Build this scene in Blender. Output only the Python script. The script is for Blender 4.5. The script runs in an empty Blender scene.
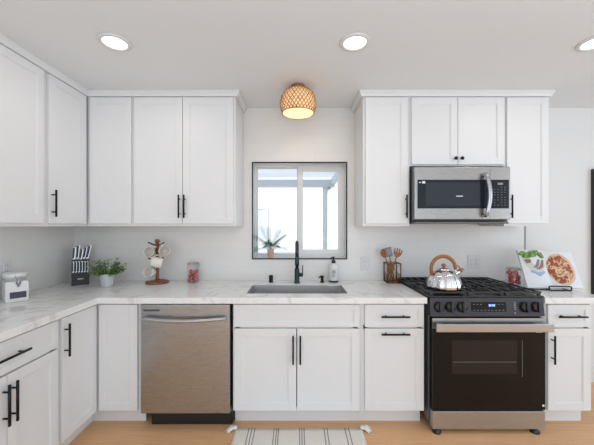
import bpy, bmesh, math, random
from mathutils import Vector, Matrix
from math import pi, sin, cos, radians as R

sc = bpy.context.scene
COL = sc.collection
# ------------------------------------------------------------------ camera, world, light, exposure
EYE = 1.379
cd = bpy.data.cameras.new('camera'); cam = bpy.data.objects.new('camera', cd); COL.objects.link(cam)
cam.location = (0, 0, EYE); cam.rotation_euler = (pi/2, 0, 0)
cd.sensor_width = 36; cd.lens = 36*300/594; cd.shift_y = 3.0/594; cd.clip_start = 0.02
sc.camera = cam
w = bpy.data.worlds.new('world'); sc.world = w; w.use_nodes = True
bg = w.node_tree.nodes['Background']; bg.inputs[0].default_value = (0.80, 0.90, 1.0, 1); bg.inputs[1].default_value = 1.05
sd = bpy.data.lights.new('sun', 'SUN'); sun = bpy.data.objects.new('sun', sd); COL.objects.link(sun)
sd.energy = 4.0; sd.angle = R(4); sd.color = (1, 0.97, 0.93); sun.rotation_euler = Vector((0.55, 0.42, -0.72)).to_track_quat('-Z', 'Y').to_euler()   # late morning sun over the side yard
sc.view_settings.view_transform = 'Standard'; sc.view_settings.look = 'None'
sc.view_settings.gamma = 1; sc.view_settings.exposure = 0.0; sc.view_settings.use_curve_mapping = False
def area(name, loc, rot, size, size_y, e, col):
    l = bpy.data.lights.new(name, 'AREA'); l.shape = 'RECTANGLE'; l.size = size; l.size_y = size_y
    l.energy = e; l.color = col
    o = bpy.data.objects.new(name, l); COL.objects.link(o); o.location = loc; o.rotation_euler = rot
    return o
# added fill lamps out of view
area('rear_fill', (0.3, -2.6, 1.35), (R(90), 0, 0), 4.0, 2.0, 36, (0.80, 0.90, 1.0))  # added frontal fill behind the camera, lifts the backsplash under the cabinets
area('side_fill', (4.2, 0.2, 1.35), (0, R(90), 0), 1.9, 3.2, 42, (0.68, 0.84, 1.0))  # added cool fill from the right for the left run
area('ceiling_fill', (0.8, -0.9, 1.1), (pi, 0, 0), 3.0, 2.0, 38, (0.60, 0.82, 1.0))  # added upward fill that brightens the ceiling, no lamp stands here

# ------------------------------------------------------------------ materials
def mat(name, col, rough=0.5, metal=0.0, **k):
    m = bpy.data.materials.new(name); m.use_nodes = True
    b = m.node_tree.nodes['Principled BSDF']
    b.inputs['Base Color'].default_value = (*col, 1); b.inputs['Roughness'].default_value = rough
    b.inputs['Metallic'].default_value = metal
    for kk, v in k.items():
        b.inputs[kk.replace('_', ' ')].default_value = v
    return m
def nt(m): return m.node_tree.nodes, m.node_tree.links, m.node_tree.nodes['Principled BSDF']
def coords(m, scale=(1,1,1), rot=(0,0,0), kind='Object'):
    n, l, b = nt(m)
    tc = n.new('ShaderNodeTexCoord'); mp = n.new('ShaderNodeMapping')
    mp.inputs['Scale'].default_value = scale; mp.inputs['Rotation'].default_value = rot
    l.new(tc.outputs[kind], mp.inputs[0]); return mp.outputs[0]
def noise(m, vec, scale, detail=4, dist=0.0):
    n, l, b = nt(m); t = n.new('ShaderNodeTexNoise')
    t.inputs['Scale'].default_value = scale; t.inputs['Detail'].default_value = detail; t.inputs['Distortion'].default_value = dist
    l.new(vec, t.inputs['Vector']); return t.outputs['Fac']
def ramp(m, fac, stops):
    n, l, b = nt(m); r = n.new('ShaderNodeValToRGB'); e = r.color_ramp.elements
    while len(e) < len(stops): e.new(0.5)
    for i, (p, c) in enumerate(stops): e[i].position = p; e[i].color = (*c, 1)
    l.new(fac, r.inputs[0]); return r.outputs[0]
def mixc(m, fac, a, b_, mode='MIX'):
    n, l, b = nt(m); x = n.new('ShaderNodeMix'); x.data_type = 'RGBA'; x.blend_type = mode
    for v, i in ((fac, 0), (a, 6), (b_, 7)):
        if isinstance(v, (int, float)): x.inputs[i].default_value = v
        elif isinstance(v, tuple): x.inputs[i].default_value = (*v, 1)
        else: l.new(v, x.inputs[i])
    return x.outputs[2]
def bump(m, h, strength=0.2, dist=0.002):
    n, l, b = nt(m); u = n.new('ShaderNodeBump'); u.inputs['Strength'].default_value = strength; u.inputs['Distance'].default_value = dist
    l.new(h, u.inputs['Height']); l.new(u.outputs[0], b.inputs['Normal'])
def setcol(m, c): nt(m)[1].new(c, nt(m)[2].inputs['Base Color'])
def setrough(m, c): nt(m)[1].new(c, nt(m)[2].inputs['Roughness'])

M = {}
def cabinet_paint(name, col):
    m = mat(name, col, 0.38)
    v = coords(m); bump(m, noise(m, v, 180, 2), 0.03, 0.001); return m
M['cab'] = cabinet_paint('cabinet_paint', (0.79, 0.79, 0.79))
M['black'] = mat('black_metal', (0.012, 0.012, 0.014), 0.42, 0.6)
M['blackplastic'] = mat('black_plastic', (0.012, 0.012, 0.013), 0.4)
M['wallpaint'] = mat('wall_paint', (0.78, 0.775, 0.76), 0.7); bump(M['wallpaint'], noise(M['wallpaint'], coords(M['wallpaint']), 90, 3), 0.08, 0.001)
M['ceil'] = mat('ceiling_paint', (0.82, 0.84, 0.855), 0.85); bump(M['ceil'], noise(M['ceil'], coords(M['ceil']), 70, 3), 0.08, 0.001)
M['trimw'] = mat('trim_white', (0.74, 0.74, 0.73), 0.45)
# tile: long glossy white tiles, barely visible joints (back wall runs along x, left wall along y)
def tile_mat(name, rot):
    m = mat(name, (0.63, 0.60, 0.57), 0.28)
    n, l, b = nt(m)
    v = coords(m, rot=rot)
    br = n.new('ShaderNodeTexBrick'); br.inputs['Color1'].default_value = (0.82, 0.795, 0.765, 1); br.inputs['Color2'].default_value = (0.805, 0.78, 0.75, 1)
    br.inputs['Mortar'].default_value = (0.76, 0.745, 0.73, 1); br.inputs['Scale'].default_value = 1
    br.inputs['Mortar Size'].default_value = 0.0016; br.inputs['Brick Width'].default_value = 0.31; br.inputs['Row Height'].default_value = 0.078
    br.inputs['Mortar Smooth'].default_value = 0.5
    l.new(v, br.inputs['Vector']); l.new(br.outputs['Color'], b.inputs['Base Color'])
    inv = n.new('ShaderNodeMath'); inv.operation = 'SUBTRACT'; inv.inputs[0].default_value = 1; l.new(br.outputs['Fac'], inv.inputs[1])
    bump(m, inv.outputs[0], 0.25, 0.001); return m
M['tile_x'] = tile_mat('tile_back', (R(90), 0, 0))
M['tile_y'] = tile_mat('tile_left', (R(90), 0, R(90)))
# oak floor
m = M['floor'] = mat('oak_floor', (0.5, 0.3, 0.16), 0.42); n, l, b = nt(m)
v = coords(m)
br = n.new('ShaderNodeTexBrick'); br.offset = 0.37; br.inputs['Scale'].default_value = 1
br.inputs['Color1'].default_value = (0.78, 0.45, 0.235, 1); br.inputs['Color2'].default_value = (0.68, 0.38, 0.19, 1); br.inputs['Mortar'].default_value = (0.36, 0.20, 0.10, 1)
br.inputs['Mortar Size'].default_value = 0.0012; br.inputs['Brick Width'].default_value = 1.5; br.inputs['Row Height'].default_value = 0.19
l.new(v, br.inputs['Vector'])
g = noise(m, coords(m, (1.2, 22, 1)), 3.5, 6, 0.6)
setcol(m, mixc(m, 0.55, br.outputs['Color'], ramp(m, g, [(0.3, (0.66, 0.36, 0.175)), (0.7, (0.84, 0.52, 0.285))])))
# marble counter
m = M['marble'] = mat('marble_quartz', (0.75, 0.73, 0.70), 0.18)
v = coords(m, (1, 1, 1), (0, 0, R(35)))
n1 = noise(m, v, 2.1, 8, 1.6); n2 = noise(m, v, 5.0, 8, 1.2)
vein = ramp(m, n1, [(0.465, (0, 0, 0)), (0.50, (1, 1, 1)), (0.535, (0, 0, 0))])
vein2 = ramp(m, n2, [(0.485, (0, 0, 0)), (0.50, (0.5, 0.5, 0.5)), (0.515, (0, 0, 0))])
cl = ramp(m, noise(m, v, 1.3, 3), [(0.35, (0.88, 0.875, 0.87)), (0.7, (0.84, 0.835, 0.83))])
c1 = mixc(m, vein, cl, (0.70, 0.68, 0.65)); setcol(m, mixc(m, vein2, c1, (0.66, 0.64, 0.61)))
# brushed stainless
def steel(name, col, rough, sc_=(1, 1, 60), tint=None):
    m = mat(name, col, rough, 1.0)
    g = noise(m, coords(m, sc_), 12, 3)
    setrough(m, ramp(m, g, [(0.2, (rough-0.06,)*3), (0.8, (rough+0.08,)*3)]))
    return m
M['steel'] = steel('brushed_steel', (0.42, 0.435, 0.45), 0.27)
M['steel_l'] = steel('brushed_steel_light', (0.50, 0.515, 0.53), 0.30)
M['steel_w'] = steel('brushed_steel_warm', (0.40, 0.385, 0.37), 0.27)
M['sinksteel'] = steel('sink_steel', (0.68, 0.69, 0.70), 0.34, (3, 1, 1))
M['chrome'] = mat('polished_steel', (0.74, 0.76, 0.79), 0.08, 1.0)
M['dark'] = mat('dark_enamel', (0.022, 0.022, 0.026), 0.32)
M['graphite'] = mat('graphite_panel', (0.055, 0.055, 0.065), 0.38, 0.5)
M['greyside'] = mat('grey_side_panel', (0.13, 0.13, 0.14), 0.4, 0.3)
M['iron'] = mat('cast_iron', (0.022, 0.022, 0.024), 0.5); bump(M['iron'], noise(M['iron'], coords(M['iron']), 300, 2), 0.2, 0.0006)
M['ovenglass'] = mat('oven_glass', (0.010, 0.008, 0.007), 0.10, Specular_IOR_Level=0.22)
M['ovenwin'] = mat('oven_window', (0.026, 0.020, 0.018), 0.14, Specular_IOR_Level=0.25)
M['mwglass'] = mat('microwave_glass', (0.018, 0.023, 0.032), 0.12, Specular_IOR_Level=0.25)
M['mwwin'] = mat('microwave_window', (0.035, 0.042, 0.054), 0.2, Specular_IOR_Level=0.25)
M['white_print'] = mat('white_print', (0.75, 0.75, 0.76), 0.5)
M['grey_print'] = mat('grey_print', (0.25, 0.25, 0.28), 0.5)
M['key_print'] = mat('dim_key_print', (0.10, 0.11, 0.13), 0.5)
M['ceramic'] = mat('white_ceramic', (0.76, 0.75, 0.73), 0.22)
M['mugglaze'] = mat('cream_mug_glaze', (0.78, 0.73, 0.66), 0.25)
M['greypot'] = mat('pale_grey_pot', (0.60, 0.60, 0.61), 0.45)
M['peach'] = mat('peach_pot', (0.66, 0.45, 0.33), 0.6)
M['soil'] = mat('soil', (0.04, 0.028, 0.02), 0.95)
M['slate'] = mat('slate_label', (0.06, 0.06, 0.085), 0.6)
M['vinyl'] = mat('window_vinyl', (0.78, 0.78, 0.77), 0.4)
M['stucco'] = mat('white_stucco', (0.82, 0.83, 0.84), 0.9); bump(M['stucco'], noise(M['stucco'], coords(M['stucco']), 40, 4), 0.3, 0.004)
M['concrete'] = mat('pale_concrete', (0.72, 0.73, 0.74), 0.9); setcol(M['concrete'], ramp(M['concrete'], noise(M['concrete'], coords(M['concrete']), 3, 5), [(0.3, (0.68, 0.69, 0.70)), (0.7, (0.78, 0.78, 0.79))]))
M['patiowood'] = mat('painted_timber', (0.60, 0.63, 0.68), 0.7)
m = M['red'] = mat('red_skin', (0.45, 0.035, 0.03), 0.3); setcol(m, ramp(m, noise(m, coords(m), 30, 3), [(0.35, (0.42, 0.02, 0.02)), (0.7, (0.62, 0.12, 0.09))]))
def wood(name, a, b_, sc_=(1, 1, 8), rough=0.45):
    m = mat(name, a, rough); setcol(m, ramp(m, noise(m, coords(m, sc_), 14, 5, 0.8), [(0.3, a), (0.7, b_)])); return m
M['redwood'] = wood('acacia_wood', (0.20, 0.065, 0.030), (0.33, 0.12, 0.06))
M['redwood_d'] = wood('dark_peg_wood', (0.07, 0.03, 0.02), (0.12, 0.05, 0.03))
M['handlewood'] = wood('honey_wood', (0.25, 0.085, 0.022), (0.40, 0.155, 0.045))
M['spoonwood'] = wood('spoon_wood', (0.28, 0.105, 0.032), (0.42, 0.18, 0.065))
def leafm(name, a, b_):
    m = mat(name, a, 0.45); setcol(m, ramp(m, noise(m, coords(m), 45, 2), [(0.35, a), (0.65, b_)])); return m
M['leaf'] = leafm('leaf_green', (0.08, 0.19, 0.035), (0.30, 0.44, 0.14))
M['leaf_dark'] = leafm('palm_leaf', (0.03, 0.10, 0.06), (0.08, 0.19, 0.12))
M['copperwire'] = mat('bronze_wire', (0.16, 0.09, 0.05), 0.4, 0.8)
# clear glass: light passes straight through, surface mirrors at grazing angles
def glassm(name, tint, refl):
    m = bpy.data.materials.new(name); m.use_nodes = True; n = m.node_tree.nodes; l = m.node_tree.links; n.clear()
    out = n.new('ShaderNodeOutputMaterial'); t = n.new('ShaderNodeBsdfTransparent'); t.inputs[0].default_value = (*tint, 1)
    g = n.new('ShaderNodeBsdfGlossy'); g.inputs['Roughness'].default_value = 0.03
    f = n.new('ShaderNodeLayerWeight'); f.inputs['Blend'].default_value = 0.25
    fm = n.new('ShaderNodeMath'); fm.operation = 'MULTIPLY_ADD'; fm.inputs[1].default_value = refl; fm.inputs[2].default_value = 0.03; l.new(f.outputs['Facing'], fm.inputs[0])
    x = n.new('ShaderNodeMixShader'); l.new(fm.outputs[0], x.inputs[0]); l.new(t.outputs[0], x.inputs[1]); l.new(g.outputs[0], x.inputs[2]); l.new(x.outputs[0], out.inputs[0])
    return m
M['pane'] = glassm('window_glass', (0.98, 0.99, 0.995), 0.25)
M['jarglass'] = glassm('jar_glass', (0.985, 0.988, 0.987), 0.15)
def emis(name, col, s):
    m = mat(name, col, 0.4); b = nt(m)[2]; b.inputs['Emission Color'].default_value = (*col, 1); b.inputs['Emission Strength'].default_value = s; return m
M['lens'] = emis('lit_lens', (1.0, 0.94, 0.84), 5.0)
M['bulb'] = emis('lit_bulb', (1.0, 0.85, 0.62), 9.0)
M['digits'] = emis('lit_digits', (0.25, 0.45, 1.0), 1.2)
# rattan
m = M['rattan'] = mat('rattan_weave', (0.55, 0.27, 0.09), 0.6)
setcol(m, ramp(m, noise(m, coords(m), 34, 3), [(0.35, (0.20, 0.09, 0.03)), (0.7, (0.62, 0.40, 0.18))]))
m = M['paper'] = bpy.data.materials.new('shade_liner'); m.use_nodes = True; n = m.node_tree.nodes; l = m.node_tree.links; n.clear()
out = n.new('ShaderNodeOutputMaterial'); d = n.new('ShaderNodeBsdfDiffuse'); d.inputs[0].default_value = (0.85, 0.70, 0.50, 1)
t = n.new('ShaderNodeBsdfTranslucent'); t.inputs[0].default_value = (0.85, 0.62, 0.38, 1)
x = n.new('ShaderNodeMixShader'); x.inputs[0].default_value = 0.28; l.new(d.outputs[0], x.inputs[1]); l.new(t.outputs[0], x.inputs[2]); l.new(x.outputs[0], out.inputs[0])
# rug
m = M['rug'] = mat('woven_rug', (0.60, 0.56, 0.51), 0.95); n, l, b = nt(m)
v = coords(m); sx = n.new('ShaderNodeSeparateXYZ'); l.new(v, sx.inputs[0])
def band(pos, wd):
    a = n.new('ShaderNodeMath'); a.operation = 'COMPARE'; a.inputs[1].default_value = pos; a.inputs[2].default_value = wd
    l.new(sx.outputs[0], a.inputs[0]); return a.outputs[0]
acc = None
for pos in (-0.335, -0.315, -0.295, -0.165, -0.148, -0.135, 0.005, 0.02, 0.035, 0.17, 0.19, 0.31, 0.335):
    s = band(pos, 0.0035)
    if acc is None: acc = s
    else:
        a = n.new('ShaderNodeMath'); a.operation = 'MAXIMUM'; l.new(acc, a.inputs[0]); l.new(s, a.inputs[1]); acc = a.outputs[0]
setcol(m, mixc(m, acc, ramp(m, noise(m, coords(m, (1, 6, 1)), 60, 3), [(0.3, (0.76, 0.70, 0.63)), (0.7, (0.86, 0.80, 0.73))]), (0.30, 0.28, 0.27)))
bump(m, noise(m, coords(m, (1, 3, 1)), 160, 2), 0.6, 0.003)
M['tassel'] = mat('tassel_yarn', (0.80, 0.77, 0.74), 0.95)
# printed page pictures
m = M['page'] = mat('glossy_page', (0.72, 0.73, 0.75), 0.35)
m = M['pizza'] = mat('printed_pizza', (0.6, 0.3, 0.1), 0.35)
vv = noise(m, coords(m), 24, 5, 1.4)
setcol(m, ramp(m, vv, [(0.34, (0.34, 0.06, 0.03)), (0.46, (0.26, 0.055, 0.035)), (0.51, (0.62, 0.30, 0.09)), (0.57, (0.80, 0.62, 0.42)), (0.62, (0.36, 0.10, 0.08))]))
nt(m)[2].inputs['Roughness'].default_value = 0.35
M['crust'] = mat('printed_crust', (0.66, 0.47, 0.33), 0.35)
M['printgreen'] = leafm('printed_greens', (0.03, 0.11, 0.015), (0.25, 0.40, 0.10))
M['printbrown'] = mat('printed_brown', (0.25, 0.15, 0.11), 0.35)
M['printbowl'] = mat('printed_bowl', (0.60, 0.57, 0.54), 0.35)
M['printgrey'] = mat('printed_dark_grey', (0.20, 0.19, 0.21), 0.35)  # grey stripe ink on the printed bowl, reused for outlet slots
M['printblue'] = mat('printed_blue', (0.33, 0.40, 0.55), 0.35)
M['mirror'] = mat('dark_glass', (0.016, 0.016, 0.017), 0.12)
m = M['rooftile'] = mat('patio_roof_panel', (0.66, 0.67, 0.68), 0.8)
setcol(m, ramp(m, noise(m, coords(m, (1, 3, 1)), 5, 4, 0.8), [(0.38, (0.80, 0.81, 0.82)), (0.6, (0.93, 0.93, 0.93))]))

n, l, b = nt(m); tr = n.new('ShaderNodeBsdfTranslucent'); tr.inputs[0].default_value = (0.85, 0.87, 0.90, 1)
x = n.new('ShaderNodeMixShader'); x.inputs[0].default_value = 0.55; l.new(b.outputs[0], x.inputs[1]); l.new(tr.outputs[0], x.inputs[2]); l.new(x.outputs[0], n['Material Output'].inputs[0])
M['faucet'] = mat('satin_black_faucet', (0.045, 0.065, 0.075), 0.28, 0.9)
M['spatgrey'] = mat('grey_nylon', (0.20, 0.22, 0.25), 0.45)
M['housepane'] = mat('far_window_pane', (0.66, 0.70, 0.76), 0.3)
M['tiletrim'] = mat('tile_edge_metal', (0.36, 0.35, 0.34), 0.5)

# ------------------------------------------------------------------ mesh helpers
class MB:
    def __init__(s): s.bm = bmesh.new(); s.mi = 0
    def _tag(s, vs):
        if s.mi:
            for v in vs:
                for f in v.link_faces: f.material_index = s.mi
    def box(s, x0, x1, y0, y1, z0, z1, bev=0.0, mtx=None):
        vs = bmesh.ops.create_cube(s.bm, size=1)['verts']
        for v in vs: v.co = Vector(((x0+x1)/2 + v.co.x*(x1-x0), (y0+y1)/2 + v.co.y*(y1-y0), (z0+z1)/2 + v.co.z*(z1-z0)))
        if bev:
            es = {e for v in vs for e in v.link_edges}
            r = bmesh.ops.bevel(s.bm, geom=list(es), offset=bev, segments=2, affect='EDGES', profile=0.5)
            vs = list({v for f in r['faces'] for v in f.verts} | {v for v in vs if v.is_valid})
        if mtx is not None: bmesh.ops.transform(s.bm, matrix=mtx, verts=vs)
        s._tag(vs); return s
    def lathe(s, prof, seg=32, cx=0, cy=0, mtx=None, mod=None, close=False, smooth=True):
        rings = []; allv = []
        for r, z in prof:
            ring = []
            if r < 1e-6:
                v = s.bm.verts.new((cx, cy, z)); ring = [v]*seg; allv.append(v)
            else:
                for i in range(seg):
                    a = 2*pi*i/seg; rr = r*(mod(a, z) if mod else 1)
                    v = s.bm.verts.new((cx+rr*cos(a), cy+rr*sin(a), z)); ring.append(v); allv.append(v)
            rings.append(ring)
        pairs = list(zip(rings[:-1], rings[1:]))
        if close: pairs.append((rings[-1], rings[0]))
        for a, b in pairs:
            for i in range(seg):
                q = [a[i], a[(i+1) % seg], b[(i+1) % seg], b[i]]
                u = []
                for v in q:
                    if v not in u: u.append(v)
                if len(u) >= 3:
                    try:
                        f = s.bm.faces.new(u); f.smooth = smooth; f.material_index = s.mi
                    except ValueError: pass
        if mtx is not None: bmesh.ops.transform(s.bm, matrix=mtx, verts=allv)
        return s
    def tube(s, pts, r, seg=10, closed=False, flat=None):
        pts = [Vector(p) for p in pts]; n = len(pts); rings = []
        rs = r if isinstance(r, (list, tuple)) else [r]*n
        up = None
        for i, p in enumerate(pts):
            if closed: t = (pts[(i+1) % n] - pts[i-1])
            else: t = pts[min(i+1, n-1)] - pts[max(i-1, 0)]
            t.normalize()
            if up is None:
                up = Vector((0, 0, 1)) if abs(t.z) < 0.9 else Vector((1, 0, 0))
            a = t.cross(up); 
            if a.length < 1e-5: a = t.orthogonal()
            a.normalize(); b = a.cross(t).normalized(); up = b
            fb = flat if flat else 1
            rings.append([s.bm.verts.new(p + a*rs[i]*cos(2*pi*k/seg) + b*rs[i]*fb*sin(2*pi*k/seg)) for k in range(seg)])
        m_ = n if closed else n-1
        for i in range(m_):
            A, B = rings[i], rings[(i+1) % n]
            for k in range(seg):
                f = s.bm.faces.new((A[k], A[(k+1) % seg], B[(k+1) % seg], B[k])); f.smooth = True; f.material_index = s.mi
        if not closed:
            for rg in (rings[0][::-1], rings[-1]):
                f = s.bm.faces.new(rg); f.material_index = s.mi
        return s
    def prism(s, pts, h, axis='z', off=0.0, mtx=None):          # 2-D outline extruded
        def P(a, b, c): return {'z': (a, b, c), 'y': (a, c, b), 'x': (c, a, b)}[axis]
        lo = [s.bm.verts.new(P(a, b, off)) for a, b in pts]; hi = [s.bm.verts.new(P(a, b, off+h)) for a, b in pts]
        fs = [s.bm.faces.new(lo), s.bm.faces.new(hi[::-1])]
        for i in range(len(pts)): fs.append(s.bm.faces.new((lo[i], hi[i], hi[(i+1) % len(pts)], lo[(i+1) % len(pts)])))
        for f in fs: f.material_index = s.mi
        if mtx is not None: bmesh.ops.transform(s.bm, matrix=mtx, verts=lo+hi)
        return s
    def leaf(s, base, d, length, width, droop=0.3, segs=4):
        base = Vector(base); d = Vector(d).normalized(); side = d.cross(Vector((0, 0, 1)))
        if side.length < 1e-3: side = Vector((1, 0, 0))
        side.normalize(); nrm = side.cross(d).normalized(); L = []; C = []; Rr = []
        for i in range(segs+1):
            t = i/segs; p = base + d*length*t - Vector((0, 0, droop*length*t*t)); wv = width*(sin(pi*min(0.97, t*0.92+0.08))**0.8)*0.5
            C.append(s.bm.verts.new(p)); L.append(s.bm.verts.new(p - side*wv + nrm*wv*0.35)); Rr.append(s.bm.verts.new(p + side*wv + nrm*wv*0.35))
        for i in range(segs):
            for a, b in ((L, C), (C, Rr)):
                f = s.bm.faces.new((a[i], b[i], b[i+1], a[i+1])); f.smooth = True; f.material_index = s.mi
        return s
    def build(s, name, mats, parent=None, loc=None, rot=None):
        bmesh.ops.recalc_face_normals(s.bm, faces=s.bm.faces[:])
        me = bpy.data.meshes.new(name); s.bm.to_mesh(me); s.bm.free()
        for m in (mats if isinstance(mats, (list, tuple)) else [mats]): me.materials.append(m)
        o = bpy.data.objects.new(name, me); COL.objects.link(o)
        if parent: o.parent = parent
        if loc: o.location = loc
        if rot: o.rotation_euler = rot
        return o
def tag(o, label, cat, group=None, kind=None):
    o['label'] = label; o['category'] = cat
    if group: o['group'] = group
    if kind: o['kind'] = kind
    return o
def thing(name, loc, label, cat, group=None, rz=0.0):
    o = bpy.data.objects.new(name, None); COL.objects.link(o); o.location = loc; o.rotation_euler = (0, 0, rz); o.empty_display_size = 0.05
    return tag(o, label, cat, group)
def struct(name, mb, m, label=None):
    o = mb.build(name, m); o['kind'] = 'structure'
    if label: o['label'] = label
    return o
def copy_tree(o, parent=None):
    c = o.copy(); COL.objects.link(c); c.parent = parent
    for ch in o.children: copy_tree(ch, c)
    return c
def grid_solid(xs, ys, filled, z0, z1):
    mb = MB(); V = {}
    def v(i, j, k):
        if (i, j, k) not in V: V[(i, j, k)] = mb.bm.verts.new((xs[i], ys[j], z1 if k else z0))
        return V[(i, j, k)]
    F = set(filled)
    for i, j in F:
        mb.bm.faces.new((v(i, j, 1), v(i+1, j, 1), v(i+1, j+1, 1), v(i, j+1, 1)))
        mb.bm.faces.new((v(i, j, 0), v(i, j+1, 0), v(i+1, j+1, 0), v(i+1, j, 0)))
        for (di, dj, a, b) in ((-1, 0, (i, j+1), (i, j)), (1, 0, (i+1, j), (i+1, j+1)), (0, -1, (i, j), (i+1, j)), (0, 1, (i+1, j+1), (i, j+1))):
            if (i+di, j+dj) not in F:
                mb.bm.faces.new((v(*a, 0), v(*b, 0), v(*b, 1), v(*a, 1)))
    return mb

# ------------------------------------------------------------------ the room
YW = 2.65; XL = -1.965; XR = 4.3; ZC = 2.417; YR = -3.2; CT = 0.895; CB = 0.855
struct('floor', MB().box(XL-0.15, XR+0.15, YR, YW+0.18, -0.05, 0), M['floor'])
struct('ceiling', MB().box(XL-0.15, XR+0.15, YR, YW+0.18, ZC, ZC+0.12), M['ceil'])
WX0, WX1, WZ0, WZ1 = -0.3975, 0.443, 1.080, 1.940
# back wall with its window opening (painted part to the right is plain, tiled part carries tile)
mb = MB(); TX = 2.014
mb.box(XL-0.15, WX0, YW, YW+0.18, 0, ZC); mb.box(WX1, TX, YW, YW+0.18, 0, ZC)
mb.box(WX0, WX1, YW, YW+0.18, 0, WZ0); mb.box(WX0, WX1, YW, YW+0.18, WZ1, ZC)
mb.mi = 1; mb.box(TX, XR+0.15, YW, YW+0.18, 0, ZC)
struct('wall_back', mb, [M['tile_x'], M['wallpaint']])
mb = MB(); mb.box(XL-0.15, XL, -0.2, YW, 0, ZC); mb.mi = 1; mb.box(XL-0.15, XL, YR, -0.2, 0, ZC)
struct('wall_left', mb, [M['tile_y'], M['wallpaint']])
struct('wall_right', MB().box(XR, XR+0.15, YR, YW, 0, ZC), M['wallpaint'])
struct('baseboard_back', MB().box(2.01, XR, YW-0.014, YW, 0, 0.135, 0.003), M['trimw'])
struct('trim_1', MB().box(TX-0.004, TX+0.004, YW-0.006, YW, CT, 1.378), M['tiletrim'], 'thin vertical metal edge strip where the tile ends')

# window: black edge trim, white reveal, slider
t = 0.010
mb = MB(); 
mb.box(WX0, WX1, YW-0.006, YW+0.006, WZ1-t, WZ1); mb.box(WX0, WX1, YW-0.006, YW+0.006, WZ0, WZ0+t)
mb.box(WX0, WX0+t, YW-0.006, YW+0.006, WZ0+t, WZ1-t); mb.box(WX1-t, WX1, YW-0.006, YW+0.006, WZ0+t, WZ1-t)
struct('trim_2', mb, M['black'], 'thin black edge strip around the window opening')
win = bpy.data.objects.new('window_1', None); COL.objects.link(win); win.location = ((WX0+WX1)/2, YW+0.13, WZ0); win['kind'] = 'structure'
def wpart(name, mb, m, par=win):
    o = mb.build(name, m, par); o.location = -win.location if par is win else (0, 0, 0); return o
a0, a1, b0, b1 = WX0, WX1, WZ0, WZ1
mb = MB()                                                      # reveal lining
mb.box(a0, a0+0.008, YW+0.007, YW+0.18, b0+0.008, b1-0.008); mb.box(a1-0.008, a1, YW+0.007, YW+0.18, b0+0.008, b1-0.008)
mb.box(a0, a1, YW+0.007, YW+0.18, b1-0.008, b1)
wpart('window_reveal', mb, M['trimw'])
wpart('window_sill', MB().box(a0, a1, YW+0.007, YW+0.18, b0, b0+0.010), M['trimw'])
def ring(x0, x1, z0, z1, l_, r_, b_, t_, y0, y1, bev=0.003):
    q = MB()
    q.box(x0, x0+l_, y0, y1, z0, z1, bev); q.box(x1-r_, x1, y0, y1, z0, z1, bev)
    q.box(x0+l_, x1-r_, y0, y1, z0, z0+b_, bev); q.box(x0+l_, x1-r_, y0, y1, z1-t_, z1, bev); return q
F0, F1 = YW+0.105, YW+0.165
wpart('window_frame', ring(a0+0.008, a1-0.008, b0+0.010, b1-0.008, 0.018, 0.018, 0.018, 0.018, F0, F1), M['vinyl'])
sL = wpart('fixed_sash', ring(a0+0.026, 0.045, b0+0.028, b1-0.026, 0.008, 0.045, 0.010, 0.010, F0+0.032, F1-0.004), M['vinyl'])
wpart('pane', MB().box(a0+0.034, 0.0, F0+0.042, F0+0.046, b0+0.038, b1-0.036), M['pane'], sL)
sR = wpart('sliding_sash', ring(0.006, a1-0.026, b0+0.028, b1-0.026, 0.048, 0.040, 0.050, 0.040, F0+0.002, F0+0.028), M['vinyl'])
wpart('pane', MB().box(0.054, a1-0.066, F0+0.013, F0+0.017, b0+0.078, b1-0.066), M['pane'], sR)

# ------------------------------------------------------------------ outside the window
o = struct('ground', MB().box(-9, 9, YW+0.2, 13, -0.12, -0.02), M['concrete']); o['name_note'] = ''
del o['name_note']
nb = thing('neighbour_house', (0.5, 8.2, -0.02), 'white stucco neighbouring house facing the window across the patio', 'building')
mb = MB(); mb.box(-7, 7, 0, 0.2, 0, 5.2); mb.build('wall', M['stucco'], nb)
wf = ring(-1.98, -1.30, 0.9, 1.9, 0.06, 0.06, 0.06, 0.06, -0.03, 0.0); wf = wf.build('window', M['vinyl'], nb)
MB().box(-1.92, -1.36, -0.012, -0.004, 0.96, 1.84).build('pane', M['housepane'], wf)
tag(MB().box(-6, 6, 4.92, 5.10, -0.02, 0.93, 0.01).build('garden_wall', M['stucco']), 'low white garden wall seen at the foot of the window panes', 'wall')
pc = thing('patio_cover', (0.5, 5.0, -0.02), 'grey timber patio cover with beam and single post outside the window', 'patio cover')
PO = Vector((0.5, 5.0, -0.02))
def pp(name, mb, m):
    o = mb.build(name, m, pc); o.location = -PO; return o
pp('front_beam', MB().box(-5, 0.62, 4.93, 5.07, 2.02, 2.135, 0.004), M['patiowood'])
pp('side_beam', MB().box(0.56, 0.63, 2.95, 4.93, 2.06, 2.15, 0.004), M['patiowood'])
pp('post', MB().box(0.43, 0.505, 4.965, 5.035, 0.93, 2.02, 0.004), M['patiowood'])
mb = MB(); mb.tube([(0.467, 5.0, 1.80), (0.475, 5.0, 1.90), (0.50, 5.0, 1.97), (0.56, 5.0, 2.02)], 0.026, 8); pp('brace', mb, M['patiowood'])
mb = MB()
mb.box(-5.02, 0.62, 2.95, 5.15, 2.200, 2.212)
pp('roof_panel', mb, M['rooftile'])

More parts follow.
